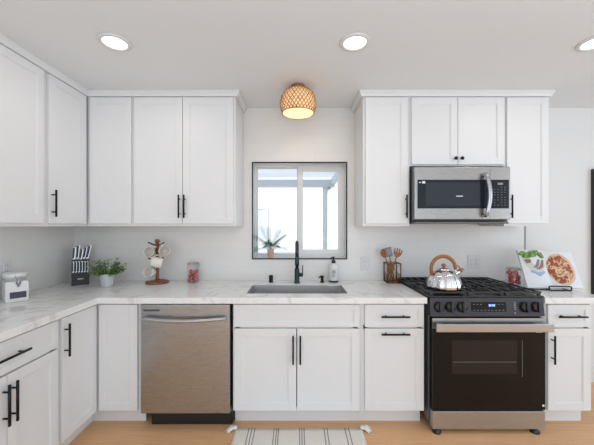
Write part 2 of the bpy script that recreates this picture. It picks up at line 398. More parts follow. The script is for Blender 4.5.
# ------------------------------------------------------------------ crown mouldings (swept profile)
def sweep(path, prof):
    """path: XY points, profile offset measured to the right-hand side of travel."""
    mb = MB(); n = len(path); P = [Vector((*p, 0)) for p in path]; rings = []
    for i in range(n):
        ds = []
        if i > 0: ds.append((P[i]-P[i-1]).normalized())
        if i < n-1: ds.append((P[i+1]-P[i]).normalized())
        nn = [Vector((d.y, -d.x, 0)) for d in ds]
        if len(nn) == 1: mv = nn[0]
        else:
            mv = (nn[0]+nn[1]); mv /= mv.length_squared/2
        rings.append([mb.bm.verts.new((P[i].x+mv.x*o_, P[i].y+mv.y*o_, z)) for o_, z in prof])
    k = len(prof)
    for i in range(n-1):
        for j in range(k): mb.bm.faces.new((rings[i][j], rings[i+1][j], rings[i+1][(j+1) % k], rings[i][(j+1) % k]))
    mb.bm.faces.new(rings[0]); mb.bm.faces.new(rings[-1][::-1]); return mb
CZ = 2.3715
crown = [(-0.012, CZ), (0.016, CZ), (0.018, CZ+0.010), (0.024, CZ+0.022), (0.032, CZ+0.030), (0.032, ZC-0.001), (-0.012, ZC-0.001)]
UF = 2.32; UXL = -1.623; UE = -0.474
struct('trim_3', sweep([(UXL, 1.47), (UXL, UF), (UE, UF), (UE, YW-0.001)], crown), M['cab'], 'white crown moulding over the wall cabinets left of the window')
struct('trim_4', sweep([(0.510, YW-0.001), (0.510, UF), (1.945, UF), (1.945, YW-0.001)], crown), M['cab'], 'white crown moulding over the wall cabinets right of the window')

# ------------------------------------------------------------------ cabinets
def shaker(x0, x1, z0, z1, rail=0.052, th=0.019, rec=0.006):
    q = MB(); y0 = -th
    q.box(x0, x0+rail, y0, 0, z0, z1, 0.0012); q.box(x1-rail, x1, y0, 0, z0, z1, 0.0012)
    q.box(x0+rail, x1-rail, y0, 0, z0, z0+rail, 0.0012); q.box(x0+rail, x1-rail, y0, 0, z1-rail, z1, 0.0012)
    q.box(x0+rail-0.001, x1-rail+0.001, y0+rec, -0.002, z0+rail-0.001, z1-rail+0.001)
    e = 0.005                                                    # small step round the panel
    a, b, c, d = x0+rail, x1-rail, z0+rail, z1-rail
    q.box(a, a+e, y0+rec*0.5, y0+rec+0.001, c, d); q.box(b-e, b, y0+rec*0.5, y0+rec+0.001, c, d)
    q.box(a+e, b-e, y0+rec*0.5, y0+rec+0.001, c, c+e); q.box(a+e, b-e, y0+rec*0.5, y0+rec+0.001, d-e, d)
    return q
def pull(x, z, L, vert, parent, y=-0.019, out=0.030):
    q = MB(); e = L*0.32
    if vert:
        q.tube([(x, y-out, z-L/2), (x, y-out, z+L/2)], 0.0062, 10)
        for s in (-e, e): q.tube([(x, y+0.0005, z+s), (x, y-out, z+s)], 0.0045, 8)
    else:
        q.tube([(x-L/2, y-out, z), (x+L/2, y-out, z)], 0.0062, 10)
        for s in (-e, e): q.tube([(x+s, y+0.0005, z), (x+s, y-out, z)], 0.0045, 8)
    return q.build('handle', M['black'], parent)
def knob(x, z, parent, y=-0.019):
    q = MB(); q.lathe([(0, 0.028), (0.011, 0.027), (0.014, 0.022), (0.011, 0.016), (0.006, 0.011), (0.006, 0), (0, 0)], 16,
                      mtx=Matrix.Translation((x, y, z)) @ Matrix.Rotation(pi/2, 4, 'X'))
    return q.build('knob', M['black'], parent)
def carcass(w_, d, z0, z1, top=True, fr=0.03):
    q = MB(); tk = 0.018
    q.box(0, tk, 0.001, d, z0, z1); q.box(w_-tk, w_, 0.001, d, z0, z1)
    q.box(tk, w_-tk, 0.02, d, z0, z0+tk); q.box(tk, w_-tk, d-tk, d, z0+tk, z1)
    if top: q.box(tk, w_-tk, 0.02, d, z1-tk, z1)
    q.box(tk, w_-tk, 0.001, 0.02, z0, z0+fr); q.box(tk, w_-tk, 0.001, 0.02, z1-fr, z1)
    q.box(tk, tk+fr, 0.001, 0.02, z0+fr, z1-fr); q.box(w_-tk-fr, w_-tk, 0.001, 0.02, z0+fr, z1-fr)
    return q
D_Z0, D_Z1, R_Z0, R_Z1 = 0.125, 0.680, 0.692, 0.843
def base_cab(name, loc, w_, label, doors, drawers, rz=0, depth=0.60, toe_l=0.0, toe_r=0.0, top=True):
    hz = 0.130 if rz else 0.134; hi = 0.018 if rz else 0.021
    t = thing(name, loc, label, 'cabinet', None, rz)
    q = carcass(w_, depth, 0.115, CB-0.0005, top)
    if drawers: q.box(0.018, w_-0.018, 0.001, 0.02, 0.672, 0.70)
    if toe_r > 0.3: q.box(0.30, w_-0.018, 0.001, 0.02, 0.146, CB-0.031)          # blind corner front
    q.build('body', M['cab'], t)
    MB().box(toe_l, w_-toe_r, 0.07, 0.086, 0.0, 0.1145).build('toe_kick', M['cab'], t)
    for (x0, x1, z0, z1, hk) in doors:
        d = shaker(x0, x1, z0, z1).build('door', M['cab'], t)
        if hk == 'L': pull(x0+hi, z1-hz, 0.19, True, d)
        elif hk == 'R': pull(x1-hi, z1-hz, 0.19, True, d)
        elif hk == 'T': pull((x0+x1)/2, z1-0.030, 0.19, False, d)
    for (x0, x1, z0, z1, hk) in drawers:
        d = shaker(x0, x1, z0, z1, rail=0.036).build('drawer', M['cab'], t)
        if hk: pull((x0+x1)/2, (z0+z1)/2, hk, False, d)
    return t
BF = 2.05                                   # face-frame plane of base units (doors stand 19 mm proud)
XF = -1.372                                 # the same for the left run
# back run (local x = world x)
base_cab('base_cabinet', (-1.3715, BF, 0), 0.3035, 'narrow white base cabinet with one plain door, left of dishwasher', [(0.030, 0.2905, D_Z0, 0.843, None)], [], depth=0.58, toe_l=-0.068)
base_cab('sink_cabinet', (-0.437, BF, 0), 0.869, 'white double door sink base cabinet directly below the sink', [(0.008, 0.432, D_Z0, D_Z1, 'R'), (0.438, 0.860, D_Z0, D_Z1, 'L')], [(0.008, 0.860, R_Z0, R_Z1, None)], depth=0.58, top=False)
base_cab('base_cabinet', (0.433, BF, 0), 0.435, 'white cabinet between sink cabinet and range, drawer over pull-out door with horizontal handle', [(0.028, 0.426, D_Z0, D_Z1, 'T')], [(0.028, 0.426, R_Z0, R_Z1, 0.19)], depth=0.58)
base_cab('base_cabinet', (1.665, BF, 0), 0.340, 'narrow white cabinet right of the range, drawer over single door', [(0.036, 0.326, D_Z0, D_Z1, 'L')], [(0.036, 0.326, R_Z0, R_Z1, 0.19)], depth=0.58)
# left run: local x = world +y, local -y = world +x
base_cab('base_cabinet', (XF, 1.715, 0), 0.92, 'white corner base cabinet with single tall door on the left run', [(0.014, 0.312, D_Z0, 0.843, 'L')], [], rz=pi/2, depth=0.58, toe_r=0.50)
base_cab('base_cabinet', (XF, 1.085, 0), 0.628, 'white left run cabinet with two doors below one wide drawer, under the canister', [(0.012, 0.314, D_Z0, D_Z1, 'R'), (0.318, 0.616, D_Z0, D_Z1, 'L')], [(0.012, 0.616, R_Z0, R_Z1, 0.19)], rz=pi/2, depth=0.58)

def wall_cab(loc, w_, z0, label, doors, rz=0, zt=CZ-0.0015, depth=0.325, grp='cab'):
    t = thing('wall_cabinet', loc, label, 'cabinet', None, rz)
    carcass(w_, depth, z0, zt).build('body', M['cab'], t)
    for (x0, x1, a, b, hk) in doors:
        d = shaker(x0, x1, a, b).build('door', M['cab'], t)
        if hk == 'L': pull(x0+0.018, a+0.130, 0.176, True, d)
        elif hk == 'R': pull(x1-0.018, a+0.130, 0.176, True, d)
        elif hk == 'KL': knob(x0+0.022, a+0.045, d)
        elif hk == 'KR': knob(x1-0.022, a+0.045, d)
    return t
UB = 1.374; UD0, UD1 = 1.394, 2.363
wall_cab((-1.6225, UF, 0), 0.3615, UB, 'white wall cabinet in the corner with one plain handleless door', [(0.0305, 0.3495, UD0, UD1, None)])
wall_cab((-1.260, UF, 0), 0.786, UB, 'white double door wall cabinet between the corner and the window', [(0.010, 0.380, UD0, UD1, 'R'), (0.384, 0.770, UD0, UD1, 'L')])
wall_cab((0.510, UF, 0), 0.359, UB, 'white single door wall cabinet between window and microwave', [(0.016, 0.341, UD0, UD1, 'R')])
wall_cab((0.870, UF, 0), 0.730, 1.838, 'short white wall cabinet with two knobs above the microwave', [(0.010, 0.362, 1.847, UD1, 'KR'), (0.366, 0.720, 1.847, UD1, 'KL')])
wall_cab((1.601, UF, 0), 0.344, UB, 'white single door wall cabinet right of the microwave', [(0.012, 0.330, UD0, UD1, 'L')])
wall_cab((UXL, 1.930, 0), 0.385, UB, 'white left wall cabinet with black handle next to the corner', [(0.014, 0.358, UD0, UD1, 'L')], rz=pi/2, depth=0.34)
wall_cab((UXL, 1.475, 0), 0.453, UB, 'white wall cabinet nearest the camera on the left wall', [(0.014, 0.430, UD0, UD1, None)], rz=pi/2, depth=0.34)

# ------------------------------------------------------------------ countertops
SX0, SX1, SY0, SY1 = -0.362, 0.362, 2.135, 2.455
xs = [XL+0.002, -1.333, SX0, SX1, 0.872]; ys = [1.07, 2.01, SY0, SY1, YW-0.002]
fill = [(0, j) for j in range(4)] + [(i, j) for i in (1, 2, 3) for j in (1, 2, 3) if not (i == 2 and j == 2)]
tag(grid_solid(xs, ys, fill, CB, CT).build('countertop', M['marble']), 'L-shaped white marbled countertop with grey veins running around the sink', 'countertop')
tag(MB().box(1.662, 2.08, 2.01, YW-0.002, CB, CT).build('countertop', M['marble']), 'short white countertop right of the range under the open cookbook', 'countertop')

# ------------------------------------------------------------------ sink
sk = thing('sink', ((SX0+SX1)/2, (SY0+SY1)/2, CT-0.24), 'undermount stainless steel sink basin below the window', 'sink')
def taper(x0, x1, y0, y1, zt, x2, x3, y2, y3, zb):
    q = MB(); A = [q.bm.verts.new(c) for c in ((x0, y0, zt), (x1, y0, zt), (x1, y1, zt), (x0, y1, zt))]; B = [q.bm.verts.new(c) for c in ((x2, y2, zb), (x3, y2, zb), (x3, y3, zb), (x2, y3, zb))]
    q.bm.faces.new(B)
    for i in range(4): q.bm.faces.new((A[i], A[(i+1) % 4], B[(i+1) % 4], B[i]))
    return q
hx, hy = (SX1-SX0)/2, (SY1-SY0)/2
mb = MB(); ou, inn = [], []
def rring(x, y, r, z, n=5):
    pts = []
    for cx, cy, a0_ in ((x-r, y-r, 0), (-x+r, y-r, 90), (-x+r, -y+r, 180), (x-r, -y+r, 270)):
        for i in range(n+1): a = R(a0_ + 90*i/n); pts.append(mb.bm.verts.new((cx+r*cos(a), cy+r*sin(a), z)))
    return pts
rr = [rring(hx-0.0005, hy-0.0005, 0.004, 0.2385), rring(hx-0.002, hy-0.002, 0.018, 0.236), rring(hx-0.003, hy-0.003, 0.022, 0.03), rring(hx-0.02, hy-0.02, 0.03, 0.012), rring(0.05, 0.05, 0.04, 0.006)]
for A, B in zip(rr[:-1], rr[1:]):
    for i in range(len(A)): f = mb.bm.faces.new((A[i], A[(i+1) % len(A)], B[(i+1) % len(A)], B[i])); f.smooth = False
mb.bm.faces.new(rr[-1])
so = mb.build('basin', M['sinksteel'], sk)
md = so.modifiers.new('solid', 'SOLIDIFY'); md.thickness = 0.0015; md.offset = -1
MB().lathe([(0, 0.014), (0.025, 0.014), (0.042, 0.010), (0.042, 0.007), (0, 0.007)], 24).build('drain', M['steel_l'], sk)

# ------------------------------------------------------------------ faucet and sink fittings
fa = thing('faucet', (0.0, 2.535, CT), 'tall matte black gooseneck faucet behind the sink', 'faucet')
MB().lathe([(0, 0), (0.026, 0), (0.026, 0.006), (0.021, 0.010), (0.0205, 0.118), (0.017, 0.124), (0, 0.124)], 24).build('body', M['faucet'], fa)
mb = MB(); pts = [(0, 0, 0.122), (0, 0, 0.27)]
for i in range(1, 13): a = pi*i/12; pts.append((0, -0.062+0.062*cos(a), 0.27+0.075*sin(a)))
pts.append((0, -0.124, 0.235)); mb.tube(pts, 0.0150, 12); mb.build('spout', M['faucet'], fa)
MB().lathe([(0, 0), (0.014, 0), (0.018, 0.02), (0.016, 0.07), (0.0135, 0.085), (0, 0.085)], 20, 0, -0.124, mtx=Matrix.Translation((0, 0, 0.155))).build('spray_head', M['faucet'], fa)
mb = MB(); mb.tube([(0.018, 0, 0.068), (0.050, 0, 0.068)], 0.0165, 16); mb.tube([(0.047, 0, 0.075), (0.049, -0.003, 0.150)], [0.0045, 0.0035], 8)
mb.build('lever', M['faucet'], fa)
ag = MB(); ag.lathe([(0, 0), (0.020, 0), (0.020, 0.004), (0.017, 0.006), (0.017, 0.056), (0.014, 0.060), (0, 0.060)], 20)
tag(ag.build('air_gap_cap', M['black'], None, (-0.222, 2.56, CT)), 'short matte black cylinder cap behind sink, left of faucet', 'air gap')
sdp = thing('soap_pump', (0.215, 2.56, CT), 'small matte black built-in soap pump between faucet and bottle', 'soap dispenser')
MB().lathe([(0, 0), (0.020, 0), (0.020, 0.005), (0.013, 0.010), (0.012, 0.035), (0.015, 0.040), (0.015, 0.056), (0, 0.058)], 20).build('body', M['black'], sdp)
mb = MB(); mb.tube([(0, 0, 0.046), (-0.022, -0.012, 0.048), (-0.032, -0.018, 0.038)], [0.006, 0.005, 0.004], 8); mb.build('nozzle', M['black'], sdp)
sb = thing('soap_bottle', (0.315, 2.585, CT), 'clear soap bottle with white label and black pump right of faucet', 'bottle')
MB().lathe([(0, 0.002), (0.036, 0.002), (0.040, 0.008), (0.040, 0.135), (0.034, 0.152), (0.016, 0.160), (0.016, 0.172)], 28).build('bottle_body', M['ceramic'], sb)
MB().lathe([(0, 0), (0.041, 0), (0.041, 0.014), (0.0405, 0.014)], 28).build('base_ring', M['blackplastic'], sb)
MB().lathe([(0.0175, 0.160), (0.0175, 0.180), (0.008, 0.186), (0.006, 0.205), (0.010, 0.207), (0.010, 0.215), (0, 0.216)], 20).build('pump', M['blackplastic'], sb)
mb = MB(); mb.tube([(0, 0, 0.211), (-0.02, -0.026, 0.211), (-0.024, -0.032, 0.204)], 0.0045, 8); mb.build('nozzle', M['blackplastic'], sb)
mb = MB()
for i in range(7): mb.box(-0.018+0.0*i, 0.018-(i % 3)*0.006, -0.0415, -0.040, 0.105-i*0.009, 0.108-i*0.009)
mb.box(-0.012, 0.012, -0.0415, -0.0402, 0.085, 0.094)
mb.build('label', M['grey_print'], sb)

# ------------------------------------------------------------------ dishwasher
dw = thing('dishwasher', (-0.750, 2.03, 0), 'stainless steel dishwasher with bar handle between white cabinets', 'dishwasher')
MB().box(-0.300, 0.300, 0.02, 0.58, 0.10, 0.850).build('tub_body', M['dark'], dw)
MB().box(-0.294, 0.300, -0.025, 0.018, 0.122, 0.850, 0.004).build('door', M['steel'], dw)
MB().box(-0.255, 0.304, 0.045, 0.30, 0.004, 0.118, 0.002).build('toe_panel', M['blackplastic'], dw)
mb = MB(); pts = [(-0.270, -0.024, 0.760), (-0.268, -0.052, 0.762)] + [(-0.262+0.524*i/14, -0.060-0.012*sin(pi*i/14), 0.766-0.014*sin(pi*i/14)) for i in range(15)] + [(0.268, -0.052, 0.762), (0.270, -0.024, 0.760)]
mb.tube(pts, 0.0125, 12, flat=0.9); mb.build('handle', M['steel_l'], dw)
mb = MB(); mb.box(-0.276, -0.168, -0.0262, -0.0248, 0.806, 0.818); mb.build('badge_strip', M['slate'], dw)

# ------------------------------------------------------------------ gas range
rg = thing('gas_range', (1.267, 2.0, 0), 'slide-in gas range with stainless trim, black oven door and black grates', 'range')
HW = 0.379
MB().box(-HW, HW, 0.03, 0.635, 0.055, 0.895, 0.002).build('body', M['greyside'], rg)
mb = MB(); mb.box(-HW-0.006, HW+0.006, 0.005, 0.637, 0.8965, 0.908, 0.003); mb.box(-HW, HW, 0.60, 0.637, 0.908, 0.925, 0.004)
mb.build('cooktop', M['dark'], rg)
mb = MB(); mb.prism([(-0.008, 0.775), (0.03, 0.775), (0.03, 0.8945), (0.006, 0.8945)], 2*HW, 'x', -HW); mb.build('control_panel', M['graphite'], rg)
tilt = Matrix.Translation((0, -0.001, 0.836)) @ Matrix.Rotation(R(-6.7), 4, 'X')
mb = MB(); mb.box(-0.105, 0.125, -0.003, 0.004, -0.030, 0.032, 0.001, tilt); dsp = mb.build('display', M['ovenglass'], rg)
mb = MB()
for i, x in enumerate((0.010, 0.020, 0.033, 0.043)): mb.box(x, x+0.007, -0.0042, -0.003, 0.004, 0.018, 0, tilt)
mb.build('digits', M['digits'], dsp)
mb = MB()
for i in range(9): mb.box(-0.095+i*0.024, -0.083+i*0.024, -0.0042, -0.003, -0.022, -0.019, 0, tilt)
for i in (0, 1, 2, 6, 7, 8): mb.box(-0.095+i*0.024, -0.085+i*0.024, -0.0042, -0.003, 0.016, 0.019, 0, tilt)
mb.build('key_labels', M['grey_print'], dsp)
mb = MB()
for i in range(5): mb.box(0.176, 0.190, -0.003, 0.002, 0.026-i*0.011, 0.032-i*0.011, 0, tilt)
mb.lathe([(0, 0.004), (0.007, 0.004), (0.007, 0)], 12, mtx=tilt @ Matrix.Translation((0.181, 0, -0.040)) @ Matrix.Rotation(pi/2, 4, 'X'))
mb.build('side_buttons', M['grey_print'], rg)
for x in (-0.322, -0.247, -0.170, 0.250, 0.326):
    mb = MB(); T = tilt @ Matrix.Translation((x, 0, 0)) @ Matrix.Rotation(pi/2, 4, 'X')
    mb.lathe([(0, 0.022), (0.028, 0.022), (0.031, 0.014), (0.034, 0.004), (0.035, 0), (0, 0)], 24, mtx=T)
    mb.box(-0.008, 0.008, -0.033, 0.033, 0.020, 0.036, 0.003, T)
    mb.build('knob', M['blackplastic'], rg)
# oven door
od = MB(); od.box(-0.372, 0.374, -0.020, 0.028, 0.160, 0.766, 0.003); od = od.build('oven_door', M['ovenglass'], rg)
MB().box(-0.374, 0.376, -0.0225, -0.0205, 0.700, 0.767, 0.0008).build('door_top_trim', M['steel_l'], od)
MB().box(-0.245, 0.185, -0.0212, -0.0198, 0.400, 0.622).build('oven_window', M['ovenwin'], od)
mb = MB(); mb.box(-0.240, 0.180, -0.0218, -0.0212, 0.476, 0.480); mb.box(0.218, 0.222, -0.0212, -0.0198, 0.38, 0.62); mb.build('rack_line', M['greyside'], od)
mb = MB(); mb.box(-0.366, 0.392, -0.068, -0.054, 0.690, 0.742, 0.004); mb.box(-0.340, -0.312, -0.054, -0.022, 0.702, 0.730, 0.002); mb.box(0.312, 0.340, -0.054, -0.022, 0.702, 0.730, 0.002)
mb.build('handle', M['steel_l'], od)
for a_ in ((0.312, 0.326, 0.672, 0.688), (0.332, 0.350, 0.672, 0.688), (0.352, 0.365, 0.183, 0.198)): MB().box(a_[0], a_[1], -0.0216, -0.0203, a_[2], a_[3]).build('sticker', M['white_print'], od)
MB().box(-0.370, 0.374, -0.018, 0.028, 0.032, 0.150, 0.003).build('storage_drawer', M['steel_l'], rg)
MB().box(-0.366, 0.370, -0.004, 0.028, 0.1505, 0.1595).build('door_gap', M['blackplastic'], rg)
for x in (-0.335, 0.320):
    for y in (0.004, 0.56):
        MB().lathe([(0, 0), (0.028, 0), (0.030, 0.010), (0.016, 0.018), (0.014, 0.031 if y < 0.1 else 0.056), (0, 0.031 if y < 0.1 else 0.056)], 16, x, y).build('leg', M['blackplastic'], rg)
# burners
for (x, y, r) in ((-0.235, 0.155, 0.045), (-0.235, 0.43, 0.036), (0.0, 0.30, 0.050), (0.235, 0.155, 0.052), (0.235, 0.43, 0.036)):
    b_ = MB().lathe([(0, 0.908), (r+0.014, 0.908), (r+0.012, 0.916), (r, 0.918), (r, 0.9195), (0, 0.9195)], 24, x, y).build('burner', M['steel'], rg)
    MB().lathe([(0, 0.920), (r-0.003, 0.920), (r-0.003, 0.925), (r-0.008, 0.928), (0, 0.928)], 24, x, y).build('burner_cap', M['iron'], b_)
# grates: three continuous sections
GZ = 0.934
for k, (x0, x1) in enumerate(((-0.377, -0.129), (-0.125, 0.125), (0.129, 0.377))):
    q = MB(); y0, y1 = 0.022, 0.585; h = 0.012; tt = 0.006
    def bar(ax, ay, bx, by, z0=GZ-h, z1=GZ): q.box(min(ax, bx)-tt, max(ax, bx)+tt, min(ay, by)-tt, max(ay, by)+tt, z0, z1, 0.002)
    bar(x0+tt, y0, x1-tt, y0); bar(x0+tt, y1, x1-tt, y1); bar(x0+tt, y0+2*tt, x0+tt, y1-2*tt); bar(x1-tt, y0+2*tt, x1-tt, y1-2*tt)
    xm = (x0+x1)/2; bar(x0+3*tt, 0.30, x1-3*tt, 0.30)
    for cy in (0.155, 0.43):
        bar(x0+3*tt, cy, xm-0.026, cy); bar(xm+0.026, cy, x1-3*tt, cy)
        bar(xm, cy+0.026, xm, cy+0.108); bar(xm, cy-0.108, xm, cy-0.026)
        for sx_ in (-0.062, 0.062): bar(xm+sx_, cy+0.03, xm+sx_, cy+0.108); bar(xm+sx_, cy-0.108, xm+sx_, cy-0.03)
    for fx in (x0+tt+0.01, x1-tt-0.01):
        for fy in (y0, 0.30, y1): q.box(fx-0.010, fx+0.010, fy-0.006, fy+0.006, 0.9082, GZ-h+0.001, 0.001)
    q.build('grate', M['iron'], rg)

# ------------------------------------------------------------------ microwave
mw = thing('microwave', (1.233, 2.24, 1.404), 'stainless over-the-range microwave with dark glass door and curved handle', 'microwave')
MB().box(-0.357, 0.357, 0.045, 0.405, 0.004, 0.416, 0.003).build('body', M['dark'], mw)
MB().box(-0.356, 0.212, -0.004, 0.043, 0.020, 0.412, 0.004).build('door', M['steel_w'], mw)
MB().box(0.214, 0.358, -0.004, 0.043, 0.020, 0.412, 0.004).build('control_column', M['steel_w'], mw)
MB().box(-0.350, 0.350, 0.004, 0.40, -0.012, 0.003, 0.002).build('underside_vent', M['greyside'], mw)
gl = MB().box(-0.335, 0.188, -0.0055, -0.0035, 0.102, 0.316).build('door_glass', M['mwglass'], mw)
MB().box(-0.275, 0.130, -0.0065, -0.0053, 0.122, 0.295).build('door_window', M['mwwin'], gl)
MB().box(-0.048, 0.002, -0.0072, -0.0064, 0.190, 0.197).build('logo', M['white_print'], gl)
MB().box(-0.325, -0.308, -0.0064, -0.0054, 0.292, 0.298).build('small_badge', M['white_print'], gl)
MB().box(-0.300, -0.278, -0.0064, -0.0054, 0.288, 0.306).build('sticker', M['white_print'], gl)
cp = MB().box(0.214, 0.346, -0.0055, -0.0035, 0.102, 0.316).build('control_panel', M['mwglass'], mw)
MB().box(0.262, 0.300, -0.0066, -0.0053, 0.278, 0.294).build('clock_display', M['grey_print'], cp); mb = MB()
random.seed(2)
for r_ in range(8):
    for c_ in range(4):
        if random.random() < 0.85: mb.box(0.232+c_*0.026, 0.232+c_*0.026+0.013, -0.0066, -0.0053, 0.258-r_*0.019, 0.263-r_*0.019)
mb.build('key_labels', M['key_print'], cp)
mb = MB(); pts = [(0.160, -0.004, 0.352), (0.161, -0.030, 0.352)] + [(0.163+0.014*sin(pi*i/12), -0.036-0.016*sin(pi*i/12), 0.345-0.290*i/12) for i in range(13)] + [(0.161, -0.030, 0.050), (0.160, -0.004, 0.050)]
mb.tube(pts, 0.0185, 12, flat=0.7); mb.build('handle', M['steel'], mw)

# ------------------------------------------------------------------ ceiling lights
for (x, lab) in ((-1.03, 'round lit recessed ceiling light above the left run of cabinets'), (0.328, 'round lit recessed ceiling light in front of window, right of rattan light'), (1.69, 'round lit recessed ceiling light above the right end of the kitchen')):
    t = thing('recessed_light', (x, 1.697, ZC), lab, 'ceiling light', 'recessed ceiling lights')
    MB().lathe([(0.061, -0.002), (0.065, -0.010), (0.082, -0.008), (0.087, -0.0005), (0.061, -0.0005)], 40, close=True).build('trim_ring', M['trimw'], t)
    MB().lathe([(0, -0.003), (0.0605, -0.003), (0.0605, -0.0005), (0, -0.0005)], 40).build('lens', M['lens'], t)
    ld = bpy.data.lights.new('downlight', 'AREA'); ld.shape = 'DISK'; ld.size = 0.12; ld.energy = 1.6; ld.color = (1, 0.93, 0.86)
    lo = bpy.data.objects.new('downlight', ld); COL.objects.link(lo); lo.parent = t; lo.location = (0, 0, -0.012)
pl = thing('rattan_ceiling_light', (0.008, 2.232, ZC), 'woven rattan dome flush ceiling light above the window', 'ceiling light')
MB().lathe([(0, 0), (0.050, 0), (0.052, -0.010), (0.046, -0.026), (0.016, -0.030), (0, -0.030)], 32).build('canopy', M['handlewood'], pl)
def shr(tt_):                                # shade radius / height along the dome
    pr = [(0.045, -0.028), (0.085, -0.037), (0.110, -0.058), (0.125, -0.088), (0.132, -0.118), (0.134, -0.148), (0.129, -0.177), (0.117, -0.203)]
    f = tt_*(len(pr)-1); i = min(int(f), len(pr)-2); f -= i
    return pr[i][0]*(1-f)+pr[i+1][0]*f, pr[i][1]*(1-f)+pr[i+1][1]*f
q = MB(); q.lathe([(shr(i/20)[0]-0.004, shr(i/20)[1]) for i in range(21)], 48); sh = q.build('shade', M['paper'], pl)
q = MB()
for dr in (1, -1):
    for k in range(30):
        pts = []
        for i in range(15):
            r_, z = shr(i/14); a = 2*pi*k/30 + dr*1.1*i/14; rr_ = r_ + 0.0015*(1 if (i+k) % 2 else -1)*dr
            pts.append((rr_*cos(a), rr_*sin(a), z))
        q.tube(pts, 0.0036, 5, flat=0.5)
for tt_ in (0.0, 1.0):
    r_, z = shr(tt_); q.tube([((r_+0.001)*cos(2*pi*i/40), (r_+0.001)*sin(2*pi*i/40), z) for i in range(40)], 0.004, 6, closed=True)
q.build('rattan_weave', M['rattan'], pl)
MB().lathe([(0, -0.03), (0.014, -0.03), (0.014, -0.07), (0, -0.07)], 16).build('socket', M['ceramic'], pl)
MB().lathe([(0, -0.070), (0.012, -0.074), (0.024, -0.092), (0.028, -0.110), (0.022, -0.130), (0, -0.140)], 20).build('bulb', M['bulb'], pl)
ld = bpy.data.lights.new('bulb_light', 'POINT'); ld.energy = 0.9; ld.color = (1, 0.84, 0.66); ld.shadow_soft_size = 0.03
lo = bpy.data.objects.new('bulb_light', ld); COL.objects.link(lo); lo.parent = pl; lo.location = (0, 0, -0.165)

# ------------------------------------------------------------------ outlets
def outlet(loc, rz, w_, h_, label, n=1, kind='outlet'):
    t = thing('wall_outlet', loc, label, 'outlet', None, rz)
    MB().box(-w_/2, w_/2, -0.006, 0, 0, h_, 0.002).build('cover_plate', M['trimw'], t)
    for i in range(n):
        x = (i-(n-1)/2)*0.046
        q = MB(); q.box(x-0.017, x+0.017, -0.009, -0.0055, h_/2-0.034, h_/2+0.034, 0.001); f = q.build('receptacle', M['ceramic'], t)
        for dz in (-0.02, 0.016):
            for dx in (-0.006, 0.006): MB().box(x+dx-0.0012, x+dx+0.0012, -0.0096, -0.0088, h_/2+dz-0.004, h_/2+dz+0.005).build('slot', M['printgrey'], f)
outlet((1.565, YW, 1.000), 0, 0.118, 0.118, 'double white outlet plate on tile behind the range, right of kettle', 2)
outlet((0.600, YW, 0.985), 0, 0.078, 0.118, 'white outlet plate on tile left of the utensil basket')
outlet((XL, 2.02, 1.035), pi/2, 0.078, 0.118, 'white outlet plate on the left wall above the canister')

# ------------------------------------------------------------------ black framed panel on the right wall part
bp = thing('black_framed_mirror', (3.05, YW, 0.76), 'large black framed dark panel on the back wall at right edge', 'mirror')
q = MB(); x0, x1, z0, z1 = -0.455, 0.455, 0, 1.114
q.box(x0, x0+0.03, -0.035, 0, z0, z1, 0.002); q.box(x1-0.03, x1, -0.035, 0, z0, z1, 0.002); q.box(x0+0.03, x1-0.03, -0.035, 0, z0, z0+0.03, 0.002); q.box(x0+0.03, x1-0.03, -0.035, 0, z1-0.03, z1, 0.002)
q.build('frame', M['blackplastic'], bp); MB().box(x0+0.03, x1-0.03, -0.02, -0.002, 0.03, z1-0.03).build('glass', M['mirror'], bp)

# ------------------------------------------------------------------ left counter: canister
dirx = Vector((0.652, 0.758, 0)); ang = math.atan2(0.758, 0.652)
cc = Vector((-1.80, 1.85, 0)) + dirx*0.0565 + Vector((-0.758, 0.652, 0))*0.093
cn = thing('canister', (cc.x, cc.y, CT), 'square white ceramic canister with dark label plate and clamp lid', 'canister', None, ang)
MB().box(-0.0565, 0.0565, -0.093, 0.093, 0, 0.132, 0.010).build('body', M['ceramic'], cn)
def ov(sx_, sy_, z): return Matrix.Translation((0, 0, z)) @ Matrix.Diagonal((sx_, sy_, 1, 1))
MB().lathe([(0.0, 0), (0.9, 0), (0.9, 0.012), (0.96, 0.014), (0.96, 0.020), (0, 0.020)], 36, mtx=ov(0.058, 0.088, 0.131)).build('seal', M['greypot'], cn)
MB().lathe([(0, 0), (1.03, 0), (1.07, 0.004), (1.07, 0.022), (1.0, 0.030), (0, 0.034)], 36, mtx=ov(0.058, 0.088, 0.152)).build('lid', M['ceramic'], cn)
MB().box(-0.036, 0.042, -0.0955, -0.0925, 0.026, 0.066, 0.001).build('label_plate', M['slate'], cn)
q = MB(); q.tube([(0.004, -0.096, 0.160), (0.004, -0.100, 0.128), (0.004, -0.096, 0.098)], 0.005, 8)
q.tube([(-0.010, -0.097, 0.168), (-0.010, -0.099, 0.140), (-0.004, -0.098, 0.112), (0.012, -0.098, 0.112), (0.018, -0.099, 0.140), (0.018, -0.097, 0.168)], 0.0022, 6)
q.build('clasp', M['steel_l'], cn)

